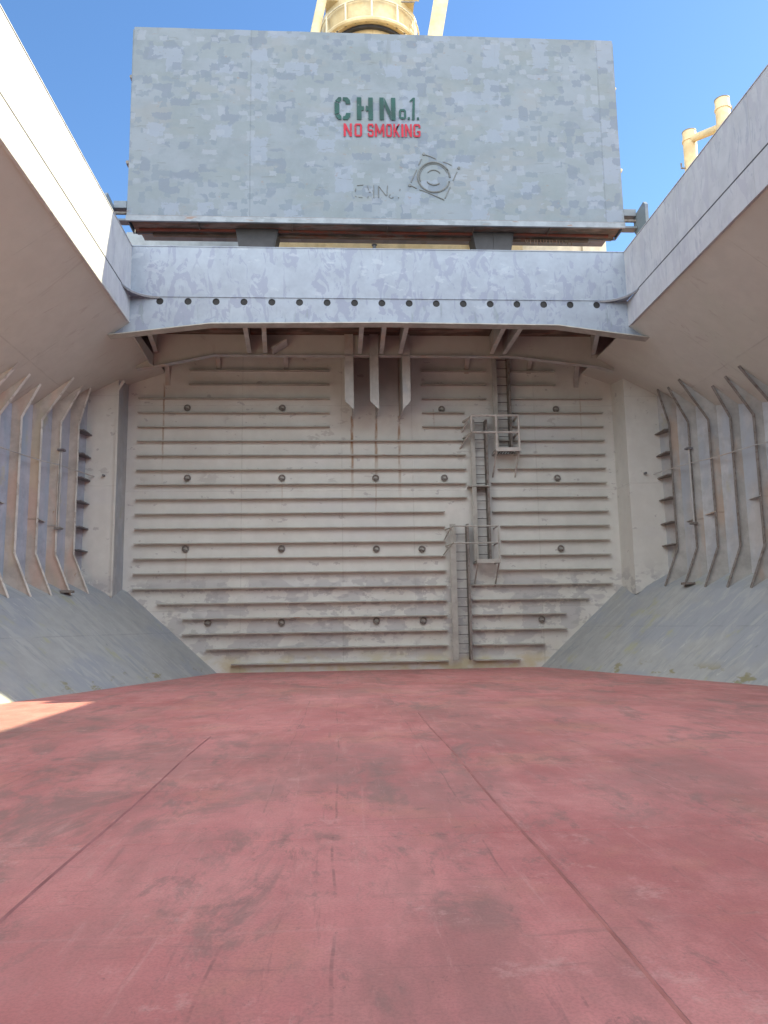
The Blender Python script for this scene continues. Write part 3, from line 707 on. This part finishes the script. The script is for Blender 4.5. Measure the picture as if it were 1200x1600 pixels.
MB().box((x0b + .25, YH + .50, z0 - .02), (x1b - .35, YH + .58, z0 + .04)).build('rubber_seal_bar', M['red_rust'], t)
MB().box((x0b + .6, YH + .78, z0 - .03), (x1b - .9, YH + .92, z0 + .045)).build('lower_beam', M['rust'], t)
for x in (-4.2, -1.35, 1.6, 4.3, 6.7):
    MB().box((x - .015, YH + .06, z0 + .00), (x + .015, YH + .52, z0 + .049)).build('underside_rib', M['rust'], t)
m = MB()
for k in range(16):
    x = 6.0 + k * .1 + random.uniform(-.03, .03); m.box((x, YH + .68, z0 - .22 + random.uniform(-.02, .06)), (x + .03, YH + .70, z0 - .06))
m.build('hanging_scraps', M['rust'], t)
# second folded panel behind
m = MB(); m.box((x0b + .1, YH + 1.0, z0 + .3), (x1b - .1, YH + 1.8, z1 - .6)); m.build('rear_panel', M['cover'], t)
# cleats on the side edges
for x, z in ((-6.27, 18.65), (-6.3, 15.75), (8.98, 18.65), (9.02, 15.80)):
    s_ = -1 if x < 0 else 1
    MB().box((min(x, x + s_ * .14), YH + .30, z - .05), (max(x, x + s_ * .14), YH + .48, z + .04)).tube([(x + s_ * .10, YH + .25, z), (x + s_ * .10, YH + .52, z)], .055, 8).build('cleat', M['fitting'] if x < 0 else M['cream'], t)
# hinge arms
for s_, x in ((-1, x0b), (1, x1b)):
    h = MB().prism([(x + s_ * .42, YH - .62, 12.7), (x + s_ * .42, YH - .50, 12.7), (x + s_ * .42, YH + .30, 13.7), (x + s_ * .42, YH + .30, 14.2), (x + s_ * .42, YH - .50, 14.28), (x + s_ * .42, YH - .62, 14.15)], (s_ * .10, 0, 0)).build('hinge_arm', M['cover'], t)
    MB().tube([(x, YH + .15, 14.0), (x + s_ * .50, YH + .15, 14.0)], .05, 12).build('hinge_pin', M['fitting'], h, smooth=True)
    MB().box((min(x + s_ * .01, x + s_ * .41), YH + .02, 13.70), (max(x + s_ * .01, x + s_ * .41), YH + .32, 13.76)).build('hinge_plate', M['cover'], h)
    MB().box((min(x + s_ * .02, x + s_ * .41), YH + .04, 14.12), (max(x + s_ * .02, x + s_ * .41), YH + .30, 14.34)).build('hinge_block', M['cover'], h)
if True:
    MB().box((9.30, YH - .06, 12.70), (9.48, YH - .01, 13.05)).build('yellow_mark', M['yellow'], t)

# stencilled writing
YT = YH - .034
def poly_letters(name, mat, polys, y=YT, d=.008, parent=HC):
    m = MB()
    for p in polys: m.prism([(x, y, z) for x, z in p], (0, d, 0))
    return m.build(name, mat, parent)
def place(polys, x, z, w, h, sh=0.0): return [[(x + w * a + sh * b, z + h * b) for a, b in p] for p in polys]
def Rq(a, b, c_, d): return [(a, b), (c_, b), (c_, d), (a, d)]
LET = {
 'C': [[(0, .22), (.30, .28), (.30, .72), (0, .78)], [(.03, .82), (.32, .76), (.42, .86), (.42, 1), (.25, 1)], [(.52, 1), (.52, .86), (.66, .84), (.72, .70), (1, .70), (.96, .88), (.80, 1)],
       [(.03, .18), (.32, .24), (.42, .14), (.42, 0), (.25, 0)], [(.52, 0), (.52, .14), (.66, .16), (.72, .30), (1, .30), (.96, .12), (.80, 0)]],
 'H': [Rq(0, 0, .28, 1), Rq(.72, 0, 1, 1), [(.28, .42), (.44, .42), (.44, .60), (.28, .60)], [(.56, .38), (.72, .42), (.72, .60), (.56, .64)]],
 'N': [Rq(0, 0, .27, 1), Rq(.73, 0, 1, 1), [(.31, 1), (.31, .62), (.69, 0), (.69, .38)]],
 'o': [[(0, .2), (.28, .2), (.28, .8), (0, .8)], [(0, .8), (.28, .8), (.72, .8), (1, .8), (.8, 1), (.2, 1)], [(.72, .2), (1, .2), (1, .8), (.72, .8)], [(0, .2), (.2, 0), (.8, 0), (1, .2)]],
 '1': [[(.35, 0), (.62, 0), (.70, 1), (.48, 1)], [(.48, 1), (.15, .86), (.15, .80), (.47, .88)]],
 '.': [Rq(0, 0, 1, 1)],
}
G = []
G += place(LET['C'], -0.02, 17.14, .50, .76); G += place(LET['H'], .68, 17.15, .50, .76); G += place(LET['N'], 1.39, 17.16, .50, .76)
G += place(LET['o'], 2.00, 17.20, .22, .34); G += place(LET['.'], 2.27, 17.19, .07, .08); G += place(LET['1'], 2.30, 17.18, .30, .76); G += place(LET['.'], 2.56, 17.19, .07, .08)
poly_letters('green_lettering', M['green_letter'], G)
w = .22
RL = {
 'N': [Rq(0, 0, .25, 1), Rq(.75, 0, 1, 1), [(.25, 1), (.25, .66), (.75, 0), (.75, .34)]],
 'O': [Rq(0, .14, .26, .86), Rq(.74, .14, 1, .86), [(0, .86), (1, .86), (.84, 1), (.16, 1)], [(0, .14), (.16, 0), (.84, 0), (1, .14)]],
 'S': [[(0, .86), (1, .86), (.84, 1), (.16, 1)], Rq(0, .56, .28, .86), [(0, .56), (.14, .42), (.9, .42), (.8, .56)], Rq(.72, .14, 1, .46), [(0, .14), (.16, 0), (.84, 0), (1, .14)], Rq(0, .14, .28, .28), Rq(.72, .72, 1, .86)],
 'M': [Rq(0, 0, .2, 1), Rq(.8, 0, 1, 1), [(.2, 1), (.2, .62), (.42, .15), (.5, .40)], [(.8, 1), (.5, .40), (.58, .15), (.8, .62)]],
 'K': [Rq(0, 0, .26, 1), [(.26, .62), (.26, .34), (.70, 1), (1, 1)][::-1], [(.42, .58), (.36, .40), (.70, 0), (1, 0)][::-1]],
 'I': [Rq(0, 0, 1, 1)],
 'G': [Rq(0, .14, .26, .86), [(0, .86), (1, .86), (.84, 1), (.16, 1)], Rq(.74, .70, 1, .86), [(0, .14), (.16, 0), (.84, 0), (1, .14)], Rq(.74, .14, 1, .48), Rq(.52, .36, .74, .48)],
}
RX = [('N', 412, 450), ('O', 462, 497), ('S', 523, 551), ('M', 557, 601), ('O', 609, 636), ('K', 643, 674), ('I', 680, 690), ('N', 697, 729), ('G', 736, 769)]
P_ = []
for ch, a, b in RX:
    xa = .26 + (a - 412) / 358 * 2.41; xb = .26 + (b - 412) / 358 * 2.41
    P_ += place(RL[ch], xa, 16.57 + (xa - .26) * .012, xb - xa, .44)
poly_letters('red_lettering', M['red_letter'], P_)

# worn welded-on outline of an emblem and older lettering
m = MB(); cx_, cz_ = 3.05, 15.27; yy = YH - .005
def arc(r, a0, a1, n=20): return [(cx_ + r * math.cos(math.radians(a0 + (a1 - a0) * k / n)), yy, cz_ + r * math.sin(math.radians(a0 + (a1 - a0) * k / n))) for k in range(n + 1)]
m.tube(arc(.50, 0, 345, 30), .030, 6); m.tube(arc(.44, 20, 200, 20), .012, 6)
m.tube(arc(.24, 35, 140, 10), .020, 6); m.tube(arc(.26, 215, 310, 10), .022, 6)
E_ = [(2.75, 16.04), (3.84, 15.59), (3.36, 14.52), (2.29, 14.98)]
segs = [(0, 1, 0.05, .35), (0, 1, .55, .8), (1, 2, 0.12, .4), (1, 2, .6, .95), (2, 3, 0.0, .72), (2, 3, .8, 1), (3, 0, .1, .5), (3, 0, .65, .85)]
for a, b, s0, s1 in segs:
    A, B = Vector((E_[a][0], yy, E_[a][1])), Vector((E_[b][0], yy, E_[b][1])); m.tube([A.lerp(B, s0), A.lerp(B, (s0 + s1) / 2) + Vector((0, 0, .01)), A.lerp(B, s1)], .017, 6)
for a in (0, 1, 3): m.tube([(E_[a][0], YH - .03, E_[a][1]), (E_[a][0], YH, E_[a][1])], .045, 8)
m.build('welded_emblem', M['bead'], HC)
m = MB()
def st(pts, r=.013): m.tube([(x, yy, z) for x, z in pts], r, 6)
st([(.66, 14.95), (.85, 14.97)]); st([(.60, 14.60), (.64, 14.57)]); st([(.70, 14.56), (.82, 14.55)]); st([(.62, 14.85), (.60, 14.75)])
st([(.98, 14.95), (1.02, 14.80)]); st([(1.0, 14.60), (.98, 14.54)]); st([(1.17, 14.96), (1.17, 14.55)]); st([(1.02, 14.74), (1.08, 14.74)])
st([(1.32, 14.56), (1.32, 14.95)]); st([(1.32, 14.95), (1.56, 14.62)]); st([(1.58, 14.64), (1.60, 14.96)])
st([(1.68, 14.68), (1.64, 14.60), (1.70, 14.54), (1.78, 14.58)]); st([(1.92, 14.57), (1.95, 14.57)], .02); st([(1.98, 14.8), (1.99, 14.86)])
m.build('welded_lettering', M['bead'], HC)

# two pads carrying the cover on the coaming
for x, lab in ((-2.45, 'left one of the two dark steel blocks between beam and raised cover'), (4.95, 'right one of the two dark steel blocks between beam and raised cover')):
    t = thing('support_block', lab, 'support', (x, YH + .4, ZC + .03), 'support blocks under the cover')
    MB().prism([(x - .48, YH + .45, ZC + .026), (x + .48, YH + .45, ZC + .026), (x + .66, YH + .45, z0 + .04), (x - .66, YH + .45, z0 + .04)], (0, .75, 0)).build('body', M['dark'], t)
    MB().prism([(x - .0, YH + .43, ZC + .027), (x + .44, YH + .43, ZC + .027), (x + .60, YH + .43, z0 + .03), (x + .0, YH + .43, z0 + .03)], (0, .018, 0)).build('front_plate', M['dark'], t)
tt = MB().tube([(1.15, YC + .1, ZC + .02), (1.15, YC + .1, ZC + .16), (1.15, YC + .1, ZC + .19)], [.05, .05, .09], 10)
o = tt.build('eye_bolt', M['dark'], None, smooth=True); o['label'] = 'small dark stud on top of the pale beam under the cover'; o['category'] = 'stud'

# ------------------------------------------------------------ deck houses behind
t = thing('deck_house', 'cream painted deck house glimpsed in the gap under the cover', 'deck house', (4, 28, ZD))
MB().box((-2.3, 27.0, ZD + .01), (7.0, 33, 15.75)).build('wall', M['cream'], t)
MB().box((7.003, 27.1, ZD + .01), (9.3, 32, 15.95)).build('side_block', M['pale_cream'], t)
for x in (-.6, 1.4, 2.6, 5.0): MB().box((x - .05, 26.93, ZD + .01), (x + .05, 26.998, 15.74)).build('wall_post', M['cream'], t)
MB().box((9.303, 27.0, ZD + .01), (10.2, 31, 16.0)).build('locker', M['pale_cream'], t)
t = thing('mast_house', 'blue grey steel house behind the left end of the beam', 'deck house', (-5, 28, ZD))
MB().box((-7.7, 27.2, ZD + .01), (-2.31, 33, 15.95)).build('wall', M['blue_grey'], t)
MB().box((-7.5, 27.4, 15.952), (-6.9, 27.9, 16.25)).build('vent_box', M['pale_cream'], t)

# ------------------------------------------------------------ deck crane
cxc, cyc = 1.60, 32.0
t = CR = thing('deck_crane', 'cream deck crane column with slewing platform rising behind the hatch cover', 'crane', (cxc, cyc, ZD))
MB().tube([(cxc, cyc, 15.7), (cxc, cyc, 26.4), (cxc, cyc, 27.2)], [1.55, 1.55, 1.62], 40).build('column', M['cream'], t, smooth=True)
MB().tube([(cxc, cyc, 27.2), (cxc, cyc, 27.33)], 1.78, 40).build('slew_ring', M['dark'], t, smooth=False)
MB().tube([(cxc, cyc, 27.34), (cxc, cyc, 27.9), (cxc, cyc, 28.5)], [1.95, 2.05, 2.2], 40).build('collar', M['cream'], t, smooth=True)
MB().box((cxc - 2.0, cyc - 1.7, 28.5), (cxc + 1.9, cyc + 2.2, 33)).build('cab', M['cream'], t)
MB().box((cxc - .9, cyc - 1.78, 29.0), (cxc + .9, cyc - 1.702, 31)).build('cab_door', M['pale_cream'], t)
rp = MB()
R2 = 2.25
ringp = MB().tube([(cxc + R2 * math.cos(a * math.pi / 20), cyc + R2 * math.sin(a * math.pi / 20), 27.2) for a in range(40)], .11, 8, closed=True)
ringp.build('walkway_ring', M['cream'], t, smooth=True)
MB().tube([(cxc + R2 * math.cos(a * math.pi / 20), cyc + R2 * math.sin(a * math.pi / 20), 28.15) for a in range(40)], .035, 8, closed=True).build('hand_rail', M['pale_cream'], t, smooth=True)
for k in range(12):
    a = math.radians(-90 + k * 30)
    px, py = cxc + R2 * math.cos(a), cyc + R2 * math.sin(a)
    MB().tube([(px, py, 27.2), (px, py, 28.15)], .045, 8).build('rail_post', M['pale_cream'], t)
MB().tube([(-.98, 29.3, 25.2), (.42, 29.3, 32.5)], .20, 14).build('side_pipe', M['cream'], t, smooth=True)
MB().prism([(3.80, cyc - 1.2, 25.5), (4.46, cyc - 1.2, 25.5), (5.86, cyc - 1.2, 33.5), (5.20, cyc - 1.2, 33.5)], (0, .5, 0)).build('jib', M['cream'], t)
MB().tube([(cxc + 1.5, cyc - 1.85, 29.0), (cxc + 1.9, cyc - 1.75, 30.2), (cxc + 1.6, cyc - 1.8, 33)], .05, 8).build('hose', M['pale_cream'], t)

# ------------------------------------------------------------ twin vent posts beyond the right coaming
t = thing('vent_post', 'cream twin posts joined by a slanting pipe beyond the right coaming', 'post', (14, 26, ZD))
MB().tube([(13.77, 27.0, ZD + .01), (13.77, 27.0, 20.3)], .255, 24).build('post', M['cream'], t, smooth=True)
MB().tube([(14.13, 25.1, ZD + .01), (14.13, 25.1, 20.3)], .255, 24).build('post', M['cream'], t, smooth=True)
MB().tube([(13.80, 26.9, 19.96), (14.10, 25.2, 19.31)], .15, 14).build('cross_pipe', M['cream'], t, smooth=True)
MB().tube([(13.52, 27.0, 18.8), (13.36, 27.0, 18.8), (13.36, 27.0, 19.0)], .04, 8).build('lamp_hook', M['fitting'], t, smooth=True)
MB().box((13.88, 25.26, 18.80), (14.04, 25.42, 19.18)).build('yellow_fitting', M['yellow'], t)
MB().tube([(14.52, 25.1, 18.3), (14.48, 25.1, 20.1)], .025, 6).build('thin_rod', M['fitting'], t)

for (px, py) in ((13.77, 27.0), (14.13, 25.1)):
    MB().tube([(px, py, 19.9), (px, py, 19.97)], .285, 24).build('collar', M['cream'], t)
    MB().tube([(px, py, 20.3), (px, py, 20.33)], .27, 24).build('cap', M['fitting'], t)
for k in range(14):
    a = math.radians(180 + k * 180 / 13)
    px, py = cxc + 1.98 * math.cos(a), cyc + 1.98 * math.sin(a)
    MB().tube([(px, py, 27.30), (px, py, 27.36)], .05, 6).build('bolt', M['fitting'], CR)
MB().prism([(3.0, cyc - 1.9, 28.5), (3.7, cyc - 1.9, 28.5), (3.75, cyc - 1.9, 31), (3.4, cyc - 1.9, 32)], (0, .12, 0)).build('ladder_plate', M['pale_cream'], CR)
for k in range(6):
    MB().tube([(2.9, cyc - 1.95, 28.3 + .32 * k), (3.5, cyc - 1.95, 28.3 + .32 * k)], .03, 6).build('ladder_rung', M['fitting'], CR)
